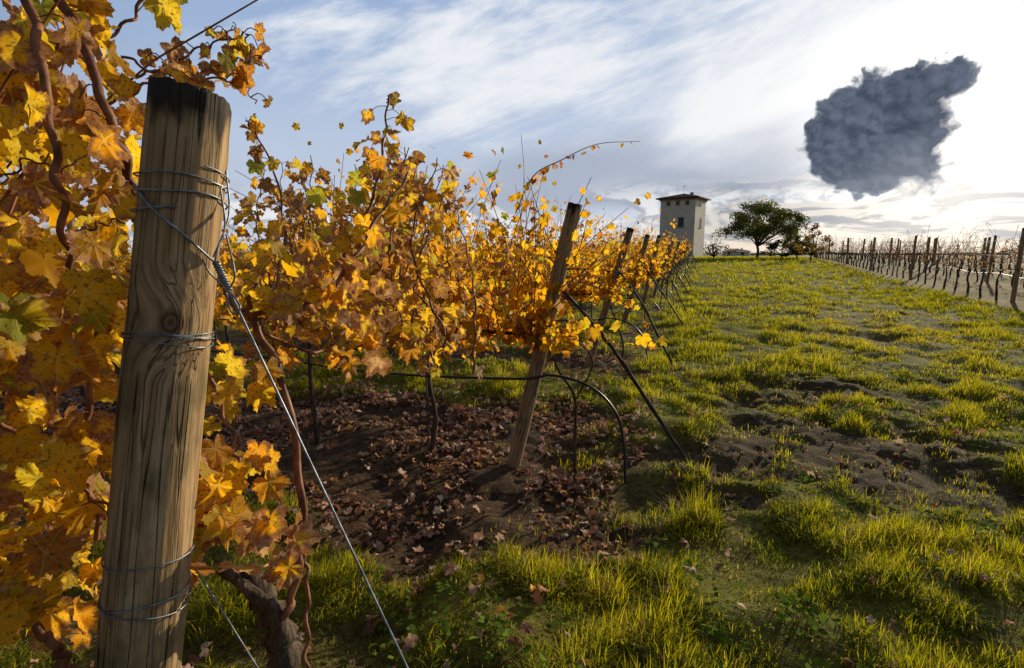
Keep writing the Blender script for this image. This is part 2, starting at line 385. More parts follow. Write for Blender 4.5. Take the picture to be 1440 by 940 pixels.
p_lo=P(200,900,.73); p_hi=P(268,138,.70); dd=(p_hi-p_lo); base1=p_lo-dd*(p_lo[2]/dd[2])
ax1=unit(p_hi-base1); q1=Vector(ax1).to_track_quat('Z','Y')
tocam=unit(np.array([0,0,CH])-P(222,447,.72))
kp=P(222,447,.72)-base1; kz=float(kp@ax1); side=tocam-ax1*(tocam@ax1); kw=base1+ax1*kz+unit(side)*.047
kl=q1.inverted()@Vector(kw-base1)
M_wood1=wood_mat('weathered_wood_knotted',(.27,.16,.07),(.54,.37,.19),kl)
post1=make_post('wooden_post',base1,p_hi,.053,.050,M_wood1,56,90)
wa=Acc()
e1=unit(side); e2=np.cross(ax1,e1)
def onpost(z,ang,off=.003): return base1+ax1*z+(e1*math.cos(ang)+e2*math.sin(ang))*(.052+off)
def zpx(v,u=240): 
    p=P(u,v,.68); return float((p-base1)@ax1)
def wrap(v0,v1,turns,a0=0.,r=.0015,tilt=.006):
    z0,z1=zpx(v0),zpx(v1); n=int(36*turns)+2; path=[]
    for i in range(n):
        t=i/(n-1); a=a0+t*turns*2*math.pi
        path.append(onpost(z0+(z1-z0)*t+tilt*math.sin(a+.6)+.0015*math.sin(a*3.3),a,.0022+.0012*math.sin(a*2.1+v0)))
    tube(wa,path,r,7); return path[-1]
wrap(236,262,1.6,0.4,.0012); wrap(268,300,1.3,-2,.0014,.010); wrap(478,470,2.3,0,.0009,.003); wrap(484,482,1.1,2,.0009,-.003); wrap(812,800,1.6,1,.001,.004); wrap(880,850,1.6,1,.0012,.006); wrap(862,886,1.2,2,.0010,-.005)
d1=[onpost(zpx(268),-1.3),onpost(zpx(300),-.6),onpost(zpx(330),.1),onpost(zpx(360),.8,.006)]
tw0=P(303,368,.69); tw1=P(322,408,.70)
tube(wa,catmull(d1+[tw0],30),.0016,7)
for ph in (0,2.1,4.2):
    n=40; path=[]
    for i in range(n):
        t=i/(n-1); c=tw0+(tw1-tw0)*t; a=ph+t*22
        path.append(c+.0035*np.array([math.cos(a),math.sin(a),.3*math.sin(a)]))
    tube(wa,path,.0015,6)
for uv in ([(318,240,.72),(322,300,.71),(306,350,.69),(303,368,.69)],[(310,265,.69),(316,320,.70),(300,362,.69)],[(318,330,.70),(330,385,.69),(322,408,.70)],[(285,365,.665),(296,385,.68),(322,408,.70)],[(322,408,.70),(338,432,.69),(326,440,.69),(318,412,.70)]):
    tube(wa,catmull([P(*q) for q in uv],24),.0013,6)
anchor1=tw1+(P(575,940,.70)-tw1)*((tw1[2])/(tw1[2]-P(575,940,.70)[2]))
tube(wa,catmull([tw1,tw1*.5+anchor1*.5+np.array([0,0,-.006]),anchor1],30),.0017,8)
w2=P(275,800,.75); w3=P(400,1000,.8); tube(wa,catmull([w2,w3,w3+(w3-w2)*1.2],10),.0014,6)
ob=wa.obj('tie_wire',M_wire); par(ob,post1)
# ---------------------------------------------------------------- vine rows
OUT=-RD; OUT3=np.array([OUT[0],OUT[1],0])
def clearpost(Q):
    """pruned clear of the front of the first post and of the photographer's spot"""
    rel=Q-base1; h=rel@ax1; rad=rel-h[:,None]*ax1; dist=np.linalg.norm(rad,axis=1); front=(rad@unit(side))>.0
    return ~((dist<.16)&front&(h>.2)) & (np.linalg.norm((Q-np.array([0,0,CH]))[:,:2],axis=1)>.78)
def row(k,base,length,lod,cpm,nodes,lscale,tubes,s0=-.15):
    e=empty('grape_vine_row',(base[0],base[1],0)); b3_=np.array([base[0],base[1],0.])
    rd=np.array([RD[0],RD[1],0]); cr=np.array([-RD[1],RD[0],0]); up=np.array([0,0,1.])
    z0=float(hills(base[0],base[1]))
    bark=Acc(); cane=Acc()
    s=.7 if k!=1 else .75
    while s<length:
        q=b3_+rd*(s+R.uniform(-.1,.1))+cr*R.uniform(-.06,.06); q[2]=float(H(q[0],q[1]))-.03
        pts=[q,q+up*.3+rd*R.uniform(-.04,.04)+cr*R.uniform(-.04,.04),q+up*.62+rd*R.uniform(-.05,.05),q+up*.93+rd*R.uniform(-.1,.1)]
        tube(bark,catmull(pts,14),np.linspace(.024,.015,14)*R.uniform(.7,1.1),7,.45)
        tube(bark,[q+cr*.04,q+cr*.04+up*1.3],.006,5)
        s+=.95
    cz=z0+.92
    n=int(length*4); S_=np.linspace(-.05,length,n); path=b3_+rd*S_[:,None]+up*(cz+.03*np.sin(S_*3+k))[:,None]+cr*(.03*np.sin(S_*4.1))[:,None]
    tube(bark,path,.014,6,.4)
    nc=int(length*cpm); s=np.sort(np.r_[R.uniform(s0,length,nc),R.uniform(s0,1.5,int(cpm*1.5))]); nc=len(s); dens=sst(.25,.5,vnoise(s*1.3+k*7,s*0+k)); 
    keep=R.rand(nc)<.7+.3*dens; s=s[keep]; nc=len(s)
    hang=R.rand(nc)<.28
    d=np.stack([R.normal(0,.35,nc),R.normal(0,.33,nc),np.where(hang,.25,1.)],-1)
    d=unit(d); Ln=R.uniform(.65,1.15,nc)*(.85+.4*vnoise(s*1.6,s*0+k*3.))*(1+(.24 if k<=2 else .12)*(1-sst(1.0,2.4,s)))*(1.12 if k>2 else 1.)
    Ln=np.where(hang,R.uniform(.3,.6,nc),Ln)
    droop=np.where(hang,R.uniform(.25,.85,nc),R.uniform(0,.18,nc)); bend=R.normal(0,.22,(nc,2))
    t=np.linspace(0.02,1,nodes)
    al=s[:,None]+Ln[:,None]*(d[:,0:1]*t+bend[:,0:1]*t*t); ac=Ln[:,None]*(d[:,1:2]*t*1.0+bend[:,1:2]*t*t)
    zz=cz+Ln[:,None]*(d[:,2:3]*t-droop[:,None]*t*t)
    PP=b3_[None,None]+rd*al[...,None]+cr*ac[...,None]+up*zz[...,None]
    if tubes:
        idx=np.where(R.rand(nc)<(.8 if tubes>1 else .3))[0]
        for i in idx:
            if k==0 and not clearpost(PP[i]).all(): continue
            st=max(1,nodes//6); tube(cane,PP[i,::st],np.linspace(.0045,.0018,len(PP[i,::st]))*(1 if k<4 else 1.6),4)
    T=np.broadcast_to(t[None],(nc,nodes)).ravel(); Q=PP.reshape(-1,3)
    bare=np.repeat(R.rand(nc)<.10,nodes)
    pr=np.where(T>.88,.55,.95)*np.where(bare&(T>.6),.15,1); ke=R.rand(len(Q))<pr; Q=Q[ke];T=T[ke]
    Q=Q+R.normal(0,.042,Q.shape)
    if k==0:
        ke=clearpost(Q); Q=Q[ke]; T=T[ke]
    n=len(Q)
    Td,Nn=hang_dirs(n); zrel=(Q[:,2]-cz)
    S=R.uniform(.026,.052,n)*lscale*(1.1-.4*np.clip(zrel,0,1.1))
    cA,_=pick(n,[7,6,3,.9,.9,.4,.4,1.6]); cB,_=pick(n,[3,4,1.,.3,2.6,1.5,.6,2.6])
    f=(R.rand(n)<np.clip(zrel*.7,0.06,.7))[:,None]; col=np.where(f,cB,cA)
    build_leaves('foliage',Q-b3_,Td,Nn,S,col,R.rand(n)**1.7,R.rand(n)*1.1,lod,M_leaf,e)
    for a,nm,mt in ((bark,'trunks_and_cordon',M_bark),(cane,'canes',M_cane)):
        if a.V:
            a.V=[v-b3_ for v in a.V]; a.obj(nm,mt,e)
    tw=Acc()
    for zz_ in (.92,1.25,1.6):
        tube(tw,[OUT3*.25*(zz_/1.9)+up*(z0+zz_),rd*length+up*(z0+zz_)],.0015 if k<4 else .003,4)
    tw.obj('trellis_wires',M_wire,e)
for k,b in enumerate(rowbase):
    if k==0: row(k,b+RD*.45,4.0,'mid',34,18,1.15,2)
    elif k==1: row(k,b,8.5,'mid',46,18,1.36,2,-.40)
    elif k==2: row(k,b,9,'lo',40,15,1.4,2,-.40)
    elif k<6: row(k,b,8,'lo',34,13,1.55,1,-.40)
    else: row(k,b,6,'lo',22,11,2.0,1,-.3)
for k,b in enumerate(rowbase):
    if k==0: continue
    z=float(H(b[0],b[1])); up=np.array([0,0,1.]); b3_=np.array([b[0],b[1],z])
    lean={1:(.40,-.10),2:(.50,-.12),3:(.42,-.12)}.get(k,(R.uniform(.3,.5),-.13))
    hgt={1:1.83,2:1.86,3:1.9}.get(k,R.uniform(1.75,1.95))
    top=b3_+np.array([lean[0],lean[1],hgt])
    po=make_post('wooden_post',b3_,top,.052,.048,M_wood,24,40)
    for s in (4.5,):
        q=b3_-OUT3*s; q[2]=float(H(q[0],q[1])); make_post('wooden_post',q,q+np.array([.02,0,1.8]),.04,.036,M_wood,12,10)
    sa=Acc(); at=b3_+(top-b3_)*.72
    an=b3_+OUT3*R.uniform(1.1,1.3) if k!=1 else G(972,652)
    an[2]=float(H(an[0],an[1]))-.02
    mid=at*.55+an*.45+up*.10+R.normal(0,.02,3)
    w=1 if k<5 else 1.5
    tube(sa,catmull([at,at*.78+an*.22+up*.055,mid,an],26),np.linspace(.011,.014,26)*w,7,.25)
    n=60; c=catmull([at,at*.78+an*.22+up*.055,mid,an],n); tt=np.linspace(0,26,n)
    tube(sa,c+.017*np.stack([np.cos(tt),np.sin(tt),0*tt],-1),.0035,5)
    sa.obj('stay_cable',M_rust)
    ha=Acc(); hz=.63
    pts=[b3_-OUT3*8+up*hz,b3_-OUT3*3+up*(hz+.03),b3_-OUT3*1.2+up*(hz-.03),b3_+OUT3*.0+up*(hz+.03)+np.array([0,-.07,0]),b3_+OUT3*.28+up*(hz+.06),b3_+OUT3*.55+up*(hz+.0),b3_+OUT3*.72+up*(hz-.16),b3_+OUT3*.78+up*.25,b3_+OUT3*.8-up*.04]
    tube(ha,catmull(pts,110),.0095*w,8); ha.obj('irrigation_hose',M_hose)
    va=Acc(); q=b3_+OUT3*.46+np.array([0,.05,0]); q[2]=float(H(q[0],q[1]))-.02
    tube(va,catmull([q,q+up*.3+R.normal(0,.02,3),q+up*.6+R.normal(0,.03,3),q+up*.78-OUT3*.15,at*.8+b3_*.2],24),np.linspace(.015,.008,24)*w,6,.3)
    tube(va,catmull([q+up*.55,q+up*.85+OUT3*.1,q+up*1.1-OUT3*.2,at+up*.05],20),np.linspace(.007,.005,20)*w,5)
    for _ in range(6):
        p0=at+(top-at)*R.uniform(-.3,.3); d=unit(OUT3*R.uniform(-.2,1)+up*R.uniform(-.2,1)+R.normal(0,.3,3)); L_=R.uniform(.25,.7)
        tube(va,catmull([p0,p0+d*L_*.5+R.normal(0,.04,3),p0+d*L_+R.normal(0,.08,3)],10),np.linspace(.005,.002,10)*w,4)
    va.obj('vine_stem',M_bark)
# ---------------------------------------------------------------- foreground vine
fg=empty('grape_vine',(0,0,0)); ca=Acc(); LQ=[];LT=[];LN=[];LS=[];LW=[]
camp=np.array([0,0,CH])
def addleaf(p,s,w,down=.8,face=.5):
    T,Nn=hang_dirs(1,down); n=unit(Nn[0])*(1-face)+unit(camp-p)*face*R.choice([-1,1])
    LQ.append(p);LT.append(T[0]);LN.append(n);LS.append(s);LW.append(w)
WY=[6,5.5,3.5,1.2,1.,.5,.5,1.8]; WD=[1.5,2.2,.8,.2,2,1.5,2.3,1.8]; WG=[4.5,3.5,4.5,2.5,.6,.4,.3,.8]
def fcane(pts,r0,r1,step,ls,w,skip=0.,off=.05,petiole=True):
    path=catmull([P(*q) for q in pts],40); path=path+.004*np.sin(np.arange(40)[:,None]*np.array([.9,1.1,.7])); tube(ca,path,np.linspace(r0,r1,40),7,.12)
    if step is None: return
    Ln=np.linalg.norm(np.diff(path,axis=0),axis=1).sum(); n=max(2,int(Ln/step))
    for i in range(n):
        t=skip+(1-skip)*(i+R.rand()*.6)/n
        if t>1: continue
        c=path[min(39,int(t*39))]; o=unit(R.normal(0,1,3))*off*R.uniform(.6,1.4); o[2]=o[2]*.6
        p=c+o
        if petiole: tube(ca,catmull([c,c+o*.5+np.array([0,0,.012]),p],6),.0011,4)
        addleaf(p,ls*R.uniform(.7,1.2),w)
fcane([(30,-60,.72),(58,90,.70),(80,240,.70),(100,390,.74)],.0065,.0045,.08,.05,WY)
fcane([(70,-40,.78),(120,70,.76),(160,190,.76),(205,290,.84)],.0075,.006,.08,.05,WY)
fcane([(215,-15,.9),(165,45,.86),(95,60,.8),(20,110,.78)],.003,.002,.05,.05,WY)
fcane([(145,150,.85),(215,118,.9),(290,112,.95),(352,116,1.0)],.0028,.0016,.04,.036,WY,.2,.03)
fcane([(190,110,.9),(245,85,.95),(300,62,1.0),(345,48,1.0)],.0026,.0014,.030,.034,WD,.15,.03)
fcane([(170,80,.95),(250,110,1.0),(310,95,1.05),(330,80,1.05)],.0026,.0014,.030,.034,WD,.3,.03)
fcane([(345,48,1.0),(352,75,1.0),(345,110,1.0),(362,150,1.0)],.0016,.001,.028,.030,WY,.0,.03)
fcane([(330,75,1.05),(320,55,1.05),(330,35,1.05)],.0015,.001,.03,.024,WD,.1,.02)
fcane([(350,445,1.0),(430,430,1.04),(490,375,1.12),(535,300,1.25),(575,245,1.35)],.006,.003,.034,.046,WY,.15,.06)
fcane([(345,440,1.0),(383,500,1.0),(412,600,1.0),(424,720,.98),(415,820,.95),(400,870,.93)],.007,.008,None,0,WY)
fcane([(430,960,.9),(432,820,.95),(425,740,1.)],.004,.004,None,0,WY)
fcane([(180,380,.85),(240,450,.86),(290,520,.88),(325,610,.9),(335,660,.9)],.004,.0035,.09,.04,WG,.5)
fcane([(350,450,1.0),(420,490,1.1),(500,490,1.25),(565,450,1.45)],.004,.002,.05,.042,WD,.2)
fcane([(546,135,1.65),(541,190,1.65),(530,260,1.6),(495,340,1.5),(450,420,1.35)],.003,.006,.03,.042,WY,.05,.06)
fcane([(360,400,1.05),(340,440,1.),(300,380,.95),(230,250,1.0)],.005,.004,.05,.045,WY,.0,.06)
fcane([(345,170,1.5),(360,190,1.5),(385,240,1.5),(400,330,1.4),(380,430,1.2)],.002,.004,.04,.034,WD,.0,.04)
fcane([(100,390,.9),(140,480,.9),(120,600,.9),(140,760,.9)],.005,.005,.07,.055,WY)
fcane([(-40,560,.75),(60,640,.8),(130,700,.82),(180,740,.86)],.004,.002,.06,.055,WY)
fcane([(0,850,.7),(70,900,.72),(100,950,.74)],.006,.006,None,0,WY)
fcane([(110,325,.72),(160,312,.74),(205,308,.80)],.0016,.0014,None,0,WY)
fcane([(0,260,.7),(40,225,.7),(90,240,.72),(130,205,.74)],.0016,.0014,.09,.04,WY)
fcane([(330,760,.9),(260,740,.84),(235,660,.8)],.003,.002,.05,.05,WD,.2)
for _ in range(20):
    u=R.uniform(400,650); v=R.uniform(200,290); d=R.uniform(1.6,2.6); 
    fcane([(u-R.uniform(-60,110),v+R.uniform(180,270),d),(u-R.uniform(-30,60),v+120,d),(u,v,d+.05)],.004,.0018,.036,.042,WY if v>225 else WD,.0,.06)
for _ in range(8):
    u=R.uniform(340,430); v=R.uniform(225,290); d=R.uniform(1.8,2.7); 
    fcane([(u-R.uniform(-60,60),v+R.uniform(160,220),d),(u-R.uniform(-30,30),v+90,d),(u,v,d+.05)],.004,.0018,.036,.036,WD,.0,.06)
def fill(n,ur,vr,dr,sr,w,face=.45,cond=None):
    c=0
    while c<n:
        u=R.uniform(*ur);v=R.uniform(*vr);d=R.uniform(*dr)
        if cond and not cond(u,v,d): continue
        addleaf(P(u,v,d),R.uniform(*sr),w,face=face); c+=1
lim=lambda u,v,d:(u<215-v*.09-(.0 if d>.86 else 40))
fill(95,(-70,210),(40,420),(.68,1.1),(.036,.060),WY,.5,lim)
fill(24,(-60,150),(-30,60),(.75,1.1),(.035,.055),WY,.4,lim)
fill(130,(-80,190),(400,900),(.64,1.15),(.042,.064),WG,.55,lim)
fill(80,(-80,190),(380,900),(.9,1.5),(.045,.066),WY,.5)
fill(70,(-40,200),(150,400),(.9,1.5),(.045,.06),WY,.5)
fill(16,(225,330),(650,760),(.76,.9),(.040,.062),WY,.6)
fill(20,(250,430),(670,800),(.8,.95),(.040,.058),WD,.6)
fill(9,(300,410),(500,570),(.85,1.0),(.04,.055),WG,.6)
fill(6,(300,380),(620,680),(.85,1.0),(.04,.055),WY,.6)
fill(42,(350,540),(310,450),(1.0,1.5),(.033,.052),WY,.5)
fill(26,(420,560),(390,515),(1.05,1.4),(.032,.048),WD,.5)
fill(150,(470,660),(240,490),(1.6,2.6),(.032,.052),WY,.45)
fill(110,(330,560),(270,470),(1.7,2.7),(.030,.050),WY,.45)
LQ=np.array(LQ); n=len(LQ); col=np.zeros((n,3))
for i in range(n): col[i]=pick(1,LW[i])[0][0]
rel=LQ-base1; hh_=rel@ax1; rad=rel-hh_[:,None]*ax1
ok=~((np.linalg.norm(rad,axis=1)<.085)&((rad@unit(side))>0)&(hh_>.75)&(hh_<1.66))
LT=np.array(LT)[ok];LN=np.array(LN)[ok];LS=np.array(LS)[ok];col=col[ok];LQ=LQ[ok];n=len(LQ)
build_leaves('leaves',LQ,LT,LN,LS,col,R.rand(n)**1.2,R.rand(n)*1.3,'hi',M_leafN,fg)
ca.obj('canes',M_cane,fg)
tk=Acc()
tube(tk,catmull([P(425,1150,1.0),P(405,980,.98),P(395,900,.96),P(372,845,.95),P(345,800,.95)],40),np.linspace(.032,.018,40)*(1+.2*np.sin(np.arange(40)*1.3)),14,.5)
tube(tk,catmull([P(398,900,.95),P(385,860,.93),P(350,830,.92),P(310,800,.9)],20),np.linspace(.018,.008,20),8,.5)
tk.obj('trunk',M_bark,fg)
sv=Acc(); spath=catmull([P(725,300,3.4),P(750,248,3.4),P(790,225,3.3),P(840,203,3.3),P(900,199,3.3)],30); tube(sv,spath,np.linspace(.005,.0015,30),5)
tube(sv,catmull([P(733,190,3.5),P(737,250,3.5),P(730,330,3.5)],8),.002,4); tube(sv,catmull([P(345,165,3.),P(362,200,3.),P(372,260,3.)],8),.002,4); sv.obj('stray_shoots',M_cane,fg)
Q=spath[[5,7,8,10,11,13,14,16,17,19,21,22,26,28]]+np.array([0,0,-.015])+R.normal(0,.008,(14,3)); T,Nn=hang_dirs(len(Q))
build_leaves('shoot_leaves',Q,T,Nn,np.linspace(.045,.022,len(Q)),pick(len(Q),WD)[0],R.rand(len(Q)),R.rand(len(Q)),'mid',M_leaf,fg)
# ---------------------------------------------------------------- fallen leaves
n=22000; k=R.choice([0,1,1,1,1,1,2,3],n); bs=np.array(rowbase)[k]
s=R.uniform(-.9,5,n); d=R.normal(-.15,.85,n); 
x=bs[:,0]+RD[0]*s-RD[1]*d; y=bs[:,1]+RD[1]*s+RD[0]*d
x2=R.uniform(-2,5,2200); y2=R.uniform(1.3,7,2200); x=np.r_[x,x2]; y=np.r_[y,y2]
gmk=gmask(x,y); k=(y>1.2)&(R.rand(len(x))>gmk*.6); x=x[k];y=y[k]; cl=fbm(x*2.5,y*2.5,3); k=R.rand(len(x))<.22+2.2*(cl-.38); x=x[k];y=y[k];n=len(x)
z=H(x,y)+R.uniform(.006,.03,n)+gmask(x,y)*.03
T=unit(np.stack([R.normal(0,1,n),R.normal(0,1,n),R.normal(0,.4,n)],-1)); Nn=np.stack([R.normal(0,.6,n),R.normal(0,.6,n),np.ones(n)],-1)
pal=np.array([[.44,.22,.13],[.56,.33,.22],[.24,.11,.06],[.66,.47,.33],[.40,.16,.07],[.58,.30,.06]]); col=pal[R.choice(6,n,p=[.28,.27,.13,.17,.1,.05])]*R.uniform(.6,1.15,(n,1))
build_leaves('fallen_leaves',np.stack([x,y,z],-1),T,Nn,R.uniform(.022,.055,n),col,R.rand(n),R.uniform(.8,2.2,n),'mid',M_dead)
# broad-leaf weeds
n0=600; x=R.uniform(-.8,5,n0*3); y=R.uniform(1.3,6.5,n0*3); k=(gmask(x,y)>.25)&(fbm(x*1.7+50,y*1.7,2)>.48); x=x[k][:n0]; y=y[k][:n0]
Q=[];T=[];Nn=[];S=[]
pts=list(zip(x,y))+[tuple(G(1120,910)[:2]+R.normal(0,.05,2)) for _ in range(12)]
for (a,b) in pts:
    z=float(H(a,b)); hgt=R.uniform(.02,.09)
    for j in range(R.randint(5,11)):
        an=R.rand()*6.28; r=R.uniform(.008,.05); Q.append([a+r*math.cos(an),b+r*math.sin(an),z+hgt*R.uniform(.5,1.2)]); T.append([math.cos(an),math.sin(an),R.uniform(-.1,.7)]); Nn.append([R.normal(0,.3),R.normal(0,.3),1]); S.append(R.uniform(.012,.032))
n=len(Q); col=np.array([.12,.18,.02])*R.uniform(.6,1.7,(n,1))
build_leaves('broadleaf_weeds',np.array(Q),np.array(T),np.array(Nn),np.array(S),col,np.ones(n),R.rand(n)*.6,'dot',M_weed)
# ---------------------------------------------------------------- right-hand vineyard
rdir=unit(np.array([.47,1.,0])); rper=np.array([rdir[1],-rdir[0],0]); org=np.array([14.7-.47*15,0,0]); up=np.array([0,0,1.])
for r in range(4):
    e=empty('bare_vine_row'); A=Acc(); W=Acc(); C=Acc(); Q=[]
    o=org+rper*2.9*r; s=9.; L=76.
    while s<L:
        q=o+rdir*(s+R.uniform(-.1,.1)); q[2]=float(H(q[0],q[1])); sc_=1.1 if s<35 else 1.5
        pts=[q-up*.03,q+up*.3+R.normal(0,.04,3),q+up*.6+R.normal(0,.05,3),q+up*.85]
        tube(A,catmull(pts,8),np.linspace(.034,.02,8)*sc_,6,.4)
        for sg in (-1,1): tube(A,catmull([q+up*.85,q+up*.95+rdir*.2*sg,q+up*.98+rdir*.55*sg],6),.013*sc_,5)
        hv=R.uniform(.6,1.3)
        for _ in range(9 if s<35 else 6):
            b=q+up*.97+rdir*R.uniform(-.5,.5); tp=b+up*R.uniform(.3,1.)*hv+R.normal(0,.25,3); mdl=(b+tp)/2+R.normal(0,.1,3)
            tube(C,catmull([b,mdl,tp,tp+R.normal(0,.14,3)],6),.004*sc_*(1 if s<20 else 1.4),3)
            for _ in range(2): 
                if R.rand()<.6: Q.append(b+(tp-b)*R.rand()+R.normal(0,.06,3))
        s+=1.25
    Q=np.array(Q);T,Nn=hang_dirs(len(Q)); build_leaves('sparse_leaves',Q,T,Nn,R.uniform(.035,.065,len(Q)),pick(len(Q),[0,.3,.3,.3,3,6,2,.6])[0]*.8,R.rand(len(Q)),R.rand(len(Q)),'lo',M_leaf,e)
    A.obj('trunks',M_bark,e); C.obj('canes',M_cane,e)
    for zz in (.95,1.4,1.85):
        pts=[o+rdir*t+up*(zz+float(hills(*( (o+rdir*t)[:2]))) ) for t in np.linspace(8,L,30)]
        tube(W,pts,.004,4)
    W.obj('trellis_wires',M_wire,e)
    if r in (1,):
        P_=Acc(); pts=[o+rdir*t+up*(.45+float(hills(*((o+rdir*t)[:2])))+.05*math.sin(t)) for t in np.linspace(8,L,70)]
        tube(P_,pts,.011,5); P_.obj('drip_pipe',M_pipe,e)
    for s in [15.0/rdir[1]-9, 15.0/rdir[1], 25.1/rdir[1], 34/rdir[1], 43/rdir[1], 54/rdir[1],66/rdir[1]]:
        q=o+rdir*s; q[2]=float(H(q[0],q[1])); make_post('wooden_post',q,q+np.array([R.normal(0,.04),R.normal(0,.04),2.15]),.06 if s<30 else .08,.055 if s<30 else .075,M_wood,10,8)
# ---------------------------------------------------------------- trees
def make_tree(name,base,h_tr,crown_c,crown_r,nclump,nl,lsz,cols,seed,trunk_r=.22,limbs=9):
    rs=np.random.RandomState(seed); e=empty(name,tuple(base)); A=Acc(); up=np.array([0,0,1.])
    cc=np.array(crown_c,float); cr=np.array(crown_r,float)
    top=up*h_tr
    tube(A,catmull([-up*.3,up*h_tr*.5+rs.normal(0,.08,3),top],10),np.linspace(trunk_r,trunk_r*.7,10),9,.2)
    C=[]
    while len(C)<nclump:
        p=rs.uniform(-1,1,3)
        rr=np.linalg.norm(p)
        if rr>1 or rr<.35: continue
        if p[2]<-.55: continue
        C.append(cc+p*cr)
    C=np.array(C)
    for i in range(min(limbs*2,nclump)):
        t=C[i]; m1=top*.5+t*.5+rs.normal(0,.2,3)*cr.mean()*.3
        tube(A,catmull([top*.92,m1,t],10),np.linspace(trunk_r*.45,trunk_r*.08,10),6,.2)
    A.obj('trunk_and_limbs',M_bark,e)
    ci=rs.randint(0,nclump,nl); cs=rs.uniform(.14,.30,nclump)
    off=rs.normal(0,1,(nl,3)); off=unit(off)*rs.rand(nl,1)**.45
    Q=C[ci]+off*cs[ci][:,None]*cr
    T,Nn=hang_dirs(nl,.2,1.); cl=rs.uniform(.6,1.35,nclump)
    col=np.array(cols)[rs.randint(0,len(cols),nl)]*cl[ci][:,None]*rs.uniform(.7,1.3,(nl,1))
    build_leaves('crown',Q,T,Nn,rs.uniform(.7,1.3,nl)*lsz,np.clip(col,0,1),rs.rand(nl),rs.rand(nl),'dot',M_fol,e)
def gz(x,y): return float(H(x,y))
def at(u,dist):
    x=(u-720)/F*(dist*CP+CH*SP); return np.array([x,dist,gz(x,dist)])
make_tree('broadleaf_tree',at(1063,66),1.6,(0,0,4.1),(4.9,4.0,2.8),90,14000,.16,[(.15,.16,.025),(.22,.21,.03),(.09,.11,.02)],11,trunk_r=.2)
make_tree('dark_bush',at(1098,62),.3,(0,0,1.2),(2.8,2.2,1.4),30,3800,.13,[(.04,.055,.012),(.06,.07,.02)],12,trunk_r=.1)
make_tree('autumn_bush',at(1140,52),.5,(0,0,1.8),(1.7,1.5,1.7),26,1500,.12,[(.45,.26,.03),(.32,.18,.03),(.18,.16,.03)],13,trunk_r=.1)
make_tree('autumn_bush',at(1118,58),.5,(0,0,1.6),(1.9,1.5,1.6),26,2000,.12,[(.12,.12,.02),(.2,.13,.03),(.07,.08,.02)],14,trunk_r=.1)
make_tree('bare_shrub',at(1003,50),.4,(0,0,1.4),(1.2,1.1,1.3),50,500,.05,[(.5,.42,.36),(.35,.25,.2)],15,trunk_r=.05,limbs=24)
n=14000; uu=R.uniform(-900,2600,n); dist=R.uniform(240,420,n); x=(uu-720)/F*dist; hb=sst(.42,.62,fbm(uu*.012,uu*0+2,3)); hh=(.8+5.5*hb)*(R.rand(n)**.7)
Q=np.stack([x,dist,hh-.3],-1); T,Nn=hang_dirs(n,.2,1.); col=np.array([.05,.06,.035])*R.uniform(.5,1.5,(n,1))
build_leaves('distant_tree_line',Q,T,Nn,R.uniform(.7,1.5,n),col,R.rand(n),R.rand(n),'dot',M_fol)
# ---------------------------------------------------------------- buildings
def stucco(name,c):
    m,g=mat(name); pos=g.coord('Object'); a=g.noise(pos,.9,5,.65); b=g.noise(g.map(pos,(3,3,.5)),1,4,.6)
    col=g.mix(g.ss(a,.35,.7),c,[q*.85 for q in c]); col=g.mix(g.m('MULTIPLY',g.ss(b,.5,.75),.3),col,[q*.55 for q in c]); g.out(g.bsdf(col,.9,g.bump(a,.3,.03),.15)); return m
M_stucco=stucco('cream_stucco',(.88,.79,.64)); M_trim=stucco('trim_plaster',(.5,.38,.27)); M_glass=simple('dark_window',(.03,.035,.04),.15)
m,g=mat('terracotta_tiles'); pos=g.coord('Object'); a=g.noise(pos,3,4,.6); x_,y_,z_=g.sep(pos)
wv=g.m('SINE',g.m('MULTIPLY',g.m('ADD',x_,y_),18)); g.out(g.bsdf(g.mix(g.ss(a,.3,.7),(.11,.05,.035),(.20,.10,.07)),.85,g.bump(wv,.8,.05),.2)); M_tile=m
def box(acc,cx,cy,cz,sx,sy,sz):
    V=[[cx+a*sx/2,cy+b*sy/2,cz+c*sz/2] for a in(-1,1) for b in(-1,1) for c in(-1,1)]
    acc.add(V,[[0,1,3,2],[4,6,7,5],[0,4,5,1],[2,3,7,6],[0,2,6,4],[1,5,7,3]])
